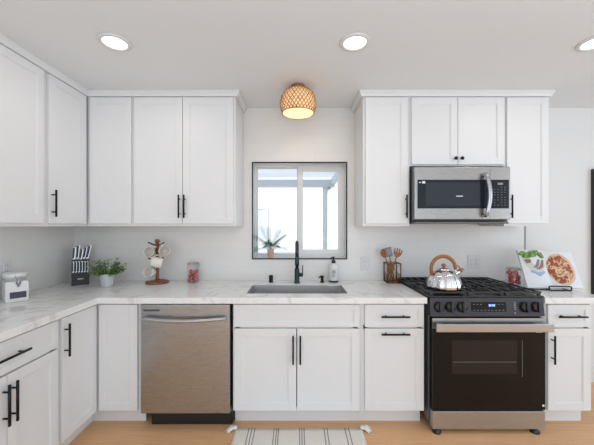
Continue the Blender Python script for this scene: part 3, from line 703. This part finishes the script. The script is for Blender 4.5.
# ------------------------------------------------------------------ knife block with knives
KR = R(34)
kb = thing('knife_block', (-1.785, 2.475, CT), 'black knife block full of silver handled knives in the corner', 'knife block', None, KR)
KM = Matrix.Translation((-1.785, 2.475, CT)) @ Matrix.Rotation(KR, 4, 'Z')
q = MB(); q.prism([(-0.050, 0), (0.055, 0), (0.062, 0.205), (-0.018, 0.205), (-0.024, 0.104), (-0.052, 0.100)], 0.118, 'x', -0.059); q.build('block', M['blackplastic'], kb)
MB().box(-0.020, 0.020, -0.0525, -0.0495, 0.048, 0.054).build('logo', M['white_print'], kb)
def knife(lx, ly, lz, L, wd, lab, grp, rot, tiltx=0):
    t = thing('kitchen_knife', KM @ Vector((lx, ly, lz)), lab, 'knife', grp); t.rotation_euler = (-rot, tiltx, KR)
    MB().box(-wd*0.7, wd*0.7, -0.0012, 0.0012, -0.030, 0.003).build('blade', M['steel_l'], t)
    MB().box(-wd, wd, -wd*0.5, wd*0.5, 0.002, L, wd*0.3).build('handle', M['steel_l'], t)
    MB().box(-wd*1.15, wd*0.25, -wd*0.58, wd*0.58, L*0.10, L*0.94, 0.001).build('grip', M['blackplastic'], t)
for i in range(6): knife(-0.0475+i*0.019, -0.037, 0.103, 0.090, 0.0062, 'silver steak knife in the front row of the black block', 'steak knives in the block', R(2))
for i in range(5): knife(-0.045+i*0.0225, 0.008+0.018*(i % 2), 0.206, 0.088+0.014*((i+1) % 3), 0.0100, 'large silver and black knife in the rear row of the block', 'large knives in the block', R(6), R(3+2*i))

# ------------------------------------------------------------------ potted plants
def leafy(loc, label):
    t = thing('potted_plant', loc, label, 'plant')
    MB().lathe([(0, 0), (0.040, 0), (0.043, 0.004), (0.055, 0.098), (0.056, 0.104), (0.051, 0.104), (0.049, 0.094)], 32).build('pot', M['greypot'], t)
    MB().lathe([(0.0495, 0.090), (0, 0.094)], 24).build('soil', M['soil'], t)
    random.seed(5); q = MB(); st = MB()
    for k in range(52):
        a = random.uniform(0, 2*pi); e = random.uniform(0.25, 1.4); L = random.uniform(0.07, 0.125)*(1.0+0.35*(e > 0.7))
        b0_ = Vector((0.02*cos(a), 0.02*sin(a), 0.09)); d = Vector((cos(a)*cos(e), sin(a)*cos(e)*0.8, sin(e)*0.85))
        tip = b0_ + d*L; st.tube([b0_, b0_+d*L*0.5+Vector((0, 0, 0.008)), tip], 0.0012, 4)
        for j in range(7):
            f = 0.35+0.11*j; p = b0_+d*L*f; aa = a + (1 if j % 2 else -1)*random.uniform(0.5, 1.2)
            q.leaf(p, (cos(aa), sin(aa), random.uniform(0.0, 0.7)), random.uniform(0.026, 0.044), random.uniform(0.016, 0.024), 0.4, 3)
    q.build('foliage', M['leaf'], t); st.build('stems', M['leaf_dark'], t); return t
leafy((-1.508, 2.385, CT), 'bushy green plant in pale grey pot beside the knife block')
t = thing('potted_palm', (-0.238, 2.698, WZ0+0.0105), 'small feathery palm in peach pot on the window sill', 'plant')
MB().lathe([(0, 0), (0.022, 0), (0.024, 0.003), (0.031, 0.068), (0.033, 0.070), (0.033, 0.080), (0.028, 0.080), (0.027, 0.072)], 28).build('pot', M['peach'], t)
MB().lathe([(0.0275, 0.068), (0, 0.071)], 20).build('soil', M['soil'], t)
random.seed(11); q = MB()
for k in range(13):
    a = [pi+0.15, -0.1, pi-0.5, 0.55, pi+0.5, 0.2, -2.0, 1.6, pi+0.1, -0.4, 2.3, -1.4, 0.9][k]; e = [0.75, 0.8, 1.1, 1.2, 1.35, 0.35, 1.0, 1.3, 0.35, 1.05, 0.7, 0.8, 0.6][k]
    L = [0.155, 0.15, 0.17, 0.16, 0.14, 0.12, 0.08, 0.15, 0.11, 0.15, 0.08, 0.08, 0.10][k]
    L *= 1.42; pts = []
    for i in range(14):
        f = i/13; pts.append(Vector((0.92*cos(a)*cos(e)*L*f*1.0, 0.16*sin(a)*cos(e)*L*f, 0.07+sin(e)*L*f-0.05*f*f*cos(e))))
    q.tube(pts, 0.0012, 4)
    for i in range(3, 14):
        d = (pts[i]-pts[i-1]).normalized(); s = d.cross(Vector((0, 1, 0.2))).normalized()
        for sg in (-1, 1): q.leaf(pts[i], d*0.8+s*sg*0.8, 0.036, 0.0120, 0.12, 3)
q.build('fronds', M['leaf_dark'], t)

# ------------------------------------------------------------------ mug tree with mugs
mt = thing('mug_tree', (-1.180, 2.535, CT), 'reddish wood mug tree holding four white mugs', 'mug stand')
MB().lathe([(0, 0), (0.088, 0), (0.092, 0.005), (0.090, 0.014), (0.070, 0.018), (0, 0.020)], 40).build('base', M['redwood'], mt)
MB().lathe([(0, 0.018), (0.017, 0.018), (0.0145, 0.05), (0.0145, 0.34), (0.019, 0.345), (0.020, 0.362), (0.015, 0.368), (0, 0.368)], 20).build('post', M['redwood'], mt)
for (dx, dy, z, L) in ((-0.95, -0.3, 0.315, 0.055), (0.95, -0.3, 0.315, 0.055), (-0.9, -0.45, 0.185, 0.055), (0.9, -0.45, 0.190, 0.055), (0.15, -1.0, 0.255, 0.05), (-0.15, -1.0, 0.12, 0.05)):
    q = MB(); d = Vector((dx, dy, 0)).normalized(); q.tube([Vector((0, 0, z))+d*0.010, Vector((0, 0, z+0.028))+d*(L+0.018)], [0.0058, 0.0052], 8); q.build('peg', M['redwood_d'], mt)
def mug(loc, axis, roll, label):
    t = thing('mug', loc, label, 'mug', 'white mugs on the mug tree')
    z = Vector(axis).normalized(); h = Vector(roll); h = (h - z*h.dot(z)).normalized(); y = z.cross(h)
    t.rotation_euler = Matrix((h, y, z)).transposed().to_euler()
    MB().lathe([(0, -0.042), (0.032, -0.042), (0.038, -0.036), (0.0415, 0.0), (0.042, 0.042), (0.0405, 0.044), (0.0385, 0.042), (0.0375, 0.0), (0.034, -0.034), (0, -0.037)], 32).build('cup', M['mugglaze'], t)
    q = MB(); q.tube([(0.038+0.027*sin(pi*i/10), 0, 0.026*cos(pi*i/10)) for i in range(11)], 0.0048, 8, flat=1.3); q.build('handle', M['mugglaze'], t)
mug((-1.204, 2.452, 1.160), (0.22, -1, 0.15), (0.8, 0.5, 0.8), 'white mug on upper left peg, mouth facing the room')
mug((-1.080, 2.450, 1.166), (0.30, -1, 0.18), (-0.6, 0.5, 0.9), 'white mug on upper right peg, mouth facing the room')
mug((-1.135, 2.415, 1.084), (0.90, 0.40, -0.26), (-0.2, 0.6, 1.0), 'white mug hanging sideways in the middle of the tree')
mug((-1.200, 2.445, 0.997), (0.02, -1, 0.25), (0.8, 0.5, 0.8), 'white mug on lowest left peg, tilted with its mouth out')

# ------------------------------------------------------------------ jars of red fruit
def jar(loc, r, h, label, flabel, grp, seeds, clasp_side=1):
    t = thing('glass_jar', loc, label, 'jar')
    MB().lathe([(0, 0), (r*0.9, 0), (r, 0.006), (r, h*0.80), (r*0.86, h*0.87), (r*0.86, h*0.90), (r*0.82, h*0.90), (r*0.82, h*0.87), (r*0.95, h*0.79), (r*0.95, 0.009), (0, 0.006)], 32).build('body', M['jarglass'], t)
    MB().lathe([(0, h*0.915), (r*0.88, h*0.915), (r*0.90, h*0.945), (r*0.7, h*0.99), (0, h)], 32).build('lid', M['jarglass'], t)
    q = MB(); q.tube([(r*0.89*cos(2*pi*i/32), r*0.89*sin(2*pi*i/32), h*0.905) for i in range(32)], 0.0025, 6, closed=True)
    q.tube([(r*0.89*cos(2*pi*i/32), r*0.89*sin(2*pi*i/32), h*0.86) for i in range(32)], 0.0020, 6, closed=True)
    q.tube([(clasp_side*r*0.9, -0.012, h*0.9), (clasp_side*r*1.12, -0.012, h*0.78), (clasp_side*r*1.12, 0.012, h*0.78), (clasp_side*r*0.9, 0.012, h*0.9)], 0.0018, 6)
    q.build('wire_clasp', M['steel'], t)
    random.seed(seeds); proto = None; br_ = r*0.37
    spots = [(-0.45, -0.3, 0), (0.45, -0.25, 0), (0.0, 0.5, 0), (-0.42, -0.1, 1), (0.38, -0.35, 1), (0.05, 0.48, 1), (0.0, -0.42, 2), (-0.40, 0.30, 2), (0.42, 0.26, 2)]
    for (a, b, lev) in spots:
        p = (loc[0]+a*r, loc[1]+b*r, loc[2]+0.008+br_*0.92+lev*br_*1.72)
        if proto is None:
            proto = MB().lathe([(0, -br_*0.9)] + [(br_*sin(pi*i/10), -br_*0.9*cos(pi*i/10)) for i in range(1, 10)] + [(0, br_*0.82)], 18, mod=lambda a_, z_: 1+0.04*cos(5*a_)).build('red_fruit', M['red']); o = proto
            tag(o, flabel, 'fruit', grp)
        else: o = proto.copy(); COL.objects.link(o)
        o.location = p; o.rotation_euler = (random.uniform(-1, 1), random.uniform(-1, 1), random.uniform(0, 6))
jar((-0.888, 2.562, CT), 0.051, 0.180, 'clear clasp jar of red fruit right of the mug tree', 'round red fruit inside the jar by the mug tree', 'red fruit in the left jar', 3)
jar((1.760, 2.440, CT), 0.057, 0.150, 'clear clasp jar of red fruit between range and open cookbook', 'round red fruit inside the jar beside the cookbook', 'red fruit in the right jar', 4)

# ------------------------------------------------------------------ utensil basket with utensils
uc = Vector((0.812, 2.558, CT))
ub = thing('utensil_basket', uc, 'square bronze wire basket of utensils left of the range', 'utensil holder')
q = MB(); s = 0.054; H = 0.165
for z in (0.004, H): q.tube([(-s, -s, z), (s, -s, z), (s, s, z), (-s, s, z)], 0.0042, 6, closed=True)
for (x, y) in ((-s, -s), (s, -s), (s, s), (-s, s)): q.tube([(x, y, 0.002), (x, y, H)], 0.005, 6)
q.build('frame', M['copperwire'], ub)
q = MB()
for i in range(1, 5):
    for sg in (-1, 1): q.tube([(-s+2*s*i/5, sg*s, 0.004), (-s+2*s*i/5, sg*s, 0.070)], 0.0016, 5); q.tube([(sg*s, -s+2*s*i/5, 0.004), (sg*s, -s+2*s*i/5, 0.070)], 0.0016, 5)
for z in (0.035, 0.070): q.tube([(-s, -s, z), (s, -s, z), (s, s, z), (-s, s, z)], 0.0016, 5, closed=True)
for sg in (-1, 1): q.tube([(-s, sg*s, 0.07), (s, sg*s, H)], 0.0014, 5); q.tube([(s, sg*s, 0.07), (-s, sg*s, H)], 0.0014, 5)
q.build('wires', M['copperwire'], ub)
MB().box(-s+0.004, s-0.004, -s+0.004, s-0.004, 0.001, 0.006).build('floor_plate', M['spoonwood'], ub)
def utensil(name, base, top, label, cat, shape, m, hm):
    base, top = Vector(base), Vector(top); t = thing(name, uc+base, label, cat)
    z = (top-base).normalized(); x = Vector((1, 0, 0)); x = (x-z*x.dot(z)).normalized(); y = z.cross(x)
    t.rotation_euler = Matrix((x, y, z)).transposed().to_euler(); L = (top-base).length
    hl = 0.080
    MB().tube([(0, 0, 0), (0, 0, L-hl+0.004)], [0.006, 0.005], 8).build('handle', hm, t)
    q = MB()
    if shape == 'spatula':
        q.box(-0.027, 0.027, -0.0015, 0.0015, L-hl, L-hl+0.020, 0.0005); q.box(-0.027, 0.027, -0.0015, 0.0015, L-0.010, L, 0.0005)
        for i in range(5): q.box(-0.027+i*0.0115, -0.019+i*0.0115, -0.0015, 0.0015, L-hl+0.019, L-0.009)
    elif shape == 'fork':
        q.prism([(-0.006, L-hl), (0.006, L-hl), (0.028, L-hl+0.020), (0.037, L-0.034), (-0.037, L-0.034), (-0.028, L-hl+0.020)], 0.006, 'y', -0.003)
        for i in range(4): q.box(-0.036+i*0.0203, -0.025+i*0.0203, -0.003, 0.003, L-0.035, L-(0.008 if i in (0, 3) else 0.0), 0.001)
    else:
        pts = [(0.031*sin(2*pi*i/20), L-hl/2-hl/2*cos(2*pi*i/20)) for i in range(20)]; q.prism(pts, 0.006, 'y', -0.003)
    q.build('head', m, t)
utensil('spatula', (0.010, -0.030, 0.008), (-0.050, -0.040, 0.300), 'grey slotted spatula standing in the wire basket', 'spatula', 'spatula', M['spatgrey'], M['spoonwood'])
utensil('wooden_spoon', (0.010, 0.004, 0.008), (-0.082, 0.000, 0.286), 'brown wooden spoon behind the grey spatula', 'spoon', 'spoon', M['spoonwood'], M['spoonwood'])
utensil('wooden_fork', (-0.030, -0.012, 0.008), (0.050, -0.022, 0.290), 'brown wooden salad fork leaning right in the basket', 'fork', 'fork', M['spoonwood'], M['spoonwood'])
utensil('wooden_spoon', (-0.034, 0.036, 0.008), (0.010, 0.036, 0.155), 'short wooden spoon low inside the basket', 'spoon', 'spoon', M['spoonwood'], M['spoonwood'])

# ------------------------------------------------------------------ kettle on the front left burner
kt = thing('kettle', (1.040, 2.125, GZ+0.0005), 'polished fluted steel kettle with wooden arch handle on the range', 'kettle')
prof = [(0, 0.002), (0.098, 0.0), (0.110, 0.006), (0.114, 0.016), (0.112, 0.036), (0.106, 0.060), (0.095, 0.084), (0.079, 0.106), (0.058, 0.124), (0.040, 0.132), (0, 0.134)]
MB().lathe(prof, 96, mod=lambda a, z: 1 + (0.028*cos(14*a) if 0.004 < z < 0.118 else 0)).build('body', M['chrome'], kt)
lid = MB().lathe([(0, 0.132), (0.040, 0.132), (0.040, 0.137), (0.028, 0.144), (0, 0.147)], 32).build('lid', M['chrome'], kt)
MB().lathe([(0, 0.146), (0.007, 0.146), (0.008, 0.152), (0.016, 0.158), (0.016, 0.168), (0.008, 0.174), (0, 0.175)], 20).build('lid_knob', M['handlewood'], lid)
q = MB(); pts = [(-0.085, 0, 0.098)] + [(-0.004-0.086*cos(pi*i/16), 0, 0.138+0.088*sin(pi*i/16)) for i in range(17)]
q.tube(pts, [0.010]*3+[0.0105]*12+[0.010]*3, 12, flat=1.25); q.build('handle', M['handlewood'], kt)
MB().tube([(0.082, 0, 0.138), (0.080, 0, 0.100)], 0.006, 8).build('handle_bracket', M['chrome'], kt); MB().tube([(-0.085, 0, 0.112), (-0.083, 0, 0.092)], 0.007, 8).build('handle_bracket', M['chrome'], kt)
q = MB(); q.tube([(0.076, 0, 0.090), (0.096, 0, 0.112), (0.116, 0, 0.124)], [0.021, 0.015, 0.012], 14); q.build('spout', M['chrome'], kt)
q = MB(); q.tube([(0.110, 0, 0.121), (0.126, 0, 0.129)], 0.014, 14); q.tube([(0.118, 0, 0.136), (0.104, 0, 0.158), (0.088, 0, 0.162)], 0.004, 8); q.tube([(0.118, 0, 0.136), (0.134, 0, 0.140), (0.142, 0, 0.128)], 0.004, 8); q.build('whistle_cap', M['handlewood'], kt)

# ------------------------------------------------------------------ open cookbook on a wire stand
ck = Vector((1.905, 2.30, CT)); lean = R(24)
st = thing('book_stand', (ck.x-0.045, ck.y, CT), 'low black wire book stand holding the open cookbook', 'book stand', None, R(-4))
q = MB()
q.tube([(0.015, -0.075, 0.030), (0.015, -0.075, 0.006), (0.020, -0.075, 0.004), (0.165, -0.075, 0.004), (0.170, -0.075, 0.006), (0.170, -0.075, 0.030), (0.160, -0.078, 0.034), (0.025, -0.078, 0.034)], 0.005, 8, closed=True)
for x in (0.03, 0.155): q.tube([(x, -0.075, 0.005), (x, 0.03, 0.0048), (x, 0.12, 0.0048), (x, 0.085, 0.150)], 0.0035, 8)
q.tube([(-0.12, 0.0, 0.006), (-0.06, -0.06, 0.005), (0.02, -0.075, 0.006)], 0.004, 8)
q.build('wire_frame', M['black'], st)
bk = thing('open_cookbook', (ck.x, ck.y-0.03, CT+0.010), 'open cookbook showing salad bowl and pizza pictures beside the range', 'book', None, R(-4))
LM = Matrix.Rotation(-lean, 4, 'X')
def page(x0, x1, bend, z_l, z_r):
    """curved page block leaning back; (u, v) -> point"""
    def f(u, v, off=0.0):
        x = x0+(x1-x0)*u; g_ = (u if x1 > x0 else u)
        y = bend*(g_**1.0)*0.0 - 0.012*sin(pi*min(1, g_)) - off
        H_ = z_l*(1-u)+z_r*u
        return LM @ Vector((x, y, v*H_))
    return f
def slab(f, th, n=12, mat_=None, name='page_block'):
    q = MB(); G = [[q.bm.verts.new(f(i/n, j, 0)) for j in (0, 1)] for i in range(n+1)]; B = [[q.bm.verts.new(f(i/n, j, -th)) for j in (0, 1)] for i in range(n+1)]
    for i in range(n):
        for A, r_ in ((G, 0), (B, 1)): q.bm.faces.new((A[i][0], A[i+1][0], A[i+1][1], A[i][1]))
        q.bm.faces.new((G[i][0], B[i][0], B[i+1][0], G[i+1][0])); q.bm.faces.new((G[i][1], B[i][1], B[i+1][1], G[i+1][1]))
    for i in (0, n): q.bm.faces.new((G[i][0], G[i][1], B[i][1], B[i][0]))
    return q.build(name, mat_, bk)
SP = 0.030
fl = page(SP, -0.150, 0, 0.300, 0.305); fr = page(SP, 0.250, 0, 0.295, 0.285)
pl_ = slab(fl, 0.010, mat_=M['page'], name='left_pages'); pr_ = slab(fr, 0.010, mat_=M['page'], name='right_pages')
q = MB(); 
cov = MB()
for f in (fl, fr):
    n_ = 8; A = [[cov.bm.verts.new(f(i/n_*1.02, j*1.015-0.005, -0.011)) for j in (0, 1)] for i in range(n_+1)]; B = [[cov.bm.verts.new(f(i/n_*1.02, j*1.015-0.005, -0.014)) for j in (0, 1)] for i in range(n_+1)]
    for i in range(n_):
        for X in (A, B): cov.bm.faces.new((X[i][0], X[i+1][0], X[i+1][1], X[i][1]))
        for j in (0, 1): cov.bm.faces.new((A[i][j], B[i][j], B[i+1][j], A[i+1][j]))
    for i in (0, n_): cov.bm.faces.new((A[i][0], A[i][1], B[i][1], B[i][0]))
cov.build('cover', M['greypot'], bk)
def decal(q, f, pts, off, mi):
    c = [sum(p[0] for p in pts)/len(pts), sum(p[1] for p in pts)/len(pts)]
    vs = [q.bm.verts.new(f(u, v, off)) for u, v in pts]; cv = q.bm.verts.new(f(c[0], c[1], off))
    mid = [q.bm.verts.new(f((u+c[0])/2, (v+c[1])/2, off)) for u, v in pts]; n_ = len(vs)
    for i in range(n_):
        k = (i+1) % n_
        for fc in ((vs[i], vs[k], mid[k], mid[i]), (mid[i], mid[k], cv)): q.bm.faces.new(fc).material_index = mi
def ell(cu, cv, ru, rv, n_=28, a0=0, a1=2*pi, jit=0):
    return [(cu+ru*cos(a0+(a1-a0)*i/n_)*(1+random.uniform(-jit, jit)), cv+rv*sin(a0+(a1-a0)*i/n_)*(1+random.uniform(-jit, jit))) for i in range(n_)]
random.seed(8)
q = MB()                                                       # right page: pizza
decal(q, fr, ell(0.44, 0.50, 0.45, 0.43, jit=0.02), 0.0008, 1); decal(q, fr, ell(0.40, 0.50, 0.40, 0.39, jit=0.06), 0.0014, 0)
q.build('printed_picture', [M['pizza'], M['crust']], pr_)
q = MB()                                                       # left page: bowl of greens (u runs from spine to the left edge)
decal(q, fl, [(0.02, 0.80), (0.94, 0.80), (0.88, 0.62), (0.70, 0.46), (0.48, 0.38), (0.24, 0.42), (0.05, 0.56)], 0.0008, 1)
decal(q, fl, [(0.86, 0.74), (0.60, 0.74), (0.60, 0.65), (0.80, 0.63)], 0.0012, 2)
decal(q, fl, [(0.04, 0.72), (0.12, 0.74), (0.30, 0.56), (0.50, 0.48), (0.34, 0.47), (0.14, 0.54)], 0.0012, 2)
decal(q, fl, [(0.22, 0.74), (0.32, 0.74), (0.46, 0.58), (0.60, 0.52), (0.44, 0.51), (0.32, 0.58)], 0.0014, 4)
decal(q, fl, [(0.70, 0.46), (0.40, 0.36), (0.16, 0.44), (0.12, 0.40), (0.40, 0.28), (0.74, 0.40)], 0.0012, 3)
for k in range(34):
    u = random.uniform(0.02, 0.95); v = random.uniform(0.78, 0.93) + (0.06 if 0.1 < u < 0.45 else 0)
    decal(q, fl, ell(min(max(u, 0.10), 0.88), min(v, 0.955), 0.10, 0.038, 9, jit=0.5), 0.0016+0.0001*k, 0)
q.build('printed_picture', [M['printgreen'], M['printbowl'], M['printbrown'], M['printblue'], M['printgrey']], pl_)

# ------------------------------------------------------------------ rug
rgx = thing('rug', (0.012, 1.70, 0.0), 'cream woven rug with dark stripes and corner tassels before the sink', 'rug')
q = MB(); n_ = 40; x0, x1, y0, y1 = -0.425, 0.425, -0.33, 0.325
random.seed(3)
top = [[q.bm.verts.new((x0+(x1-x0)*i/n_, y0+(y1-y0)*j/20 + (0.003*sin(i*1.7) if j == 20 else 0), 0.010+0.0012*random.random())) for j in range(21)] for i in range(n_+1)]
bot = [[q.bm.verts.new((v.co.x, v.co.y, 0.0005)) for v in row] for row in top]
for i in range(n_):
    for j in range(20):
        q.bm.faces.new((top[i][j], top[i+1][j], top[i+1][j+1], top[i][j+1])).smooth = True; q.bm.faces.new((bot[i][j], bot[i][j+1], bot[i+1][j+1], bot[i+1][j]))
for i in range(n_):
    for j in (0, 20): q.bm.faces.new((top[i][j], top[i+1][j], bot[i+1][j], bot[i][j]))
for j in range(20):
    for i in (0, n_): q.bm.faces.new((top[i][j], top[i][j+1], bot[i][j+1], bot[i][j]))
q.build('rug_mat', M['rug'], rgx)
for sx_, sy_ in ((-1, 1), (1, 1), (-1, -1), (1, -1)):
    q = MB(); cx, cy = sx_*0.428, sy_*0.322
    q.lathe([(0, 0.004), (0.012, 0.008), (0.016, 0.018), (0.010, 0.028), (0, 0.030)], 10, cx, cy)
    for k in range(14):
        a = math.atan2(0.25*sy_-0.35, sx_) + (k-6.5)*0.10; L = random.uniform(0.042, 0.062)
        q.tube([(cx, cy, 0.016), (cx+cos(a)*L*0.55, cy+sin(a)*L*0.55, 0.015+0.004*(k % 3)), (cx+cos(a)*L, cy+sin(a)*L, 0.005)], [0.007, 0.0065, 0.0045], 5)
    q.build('tassel', M['tassel'], rgx)
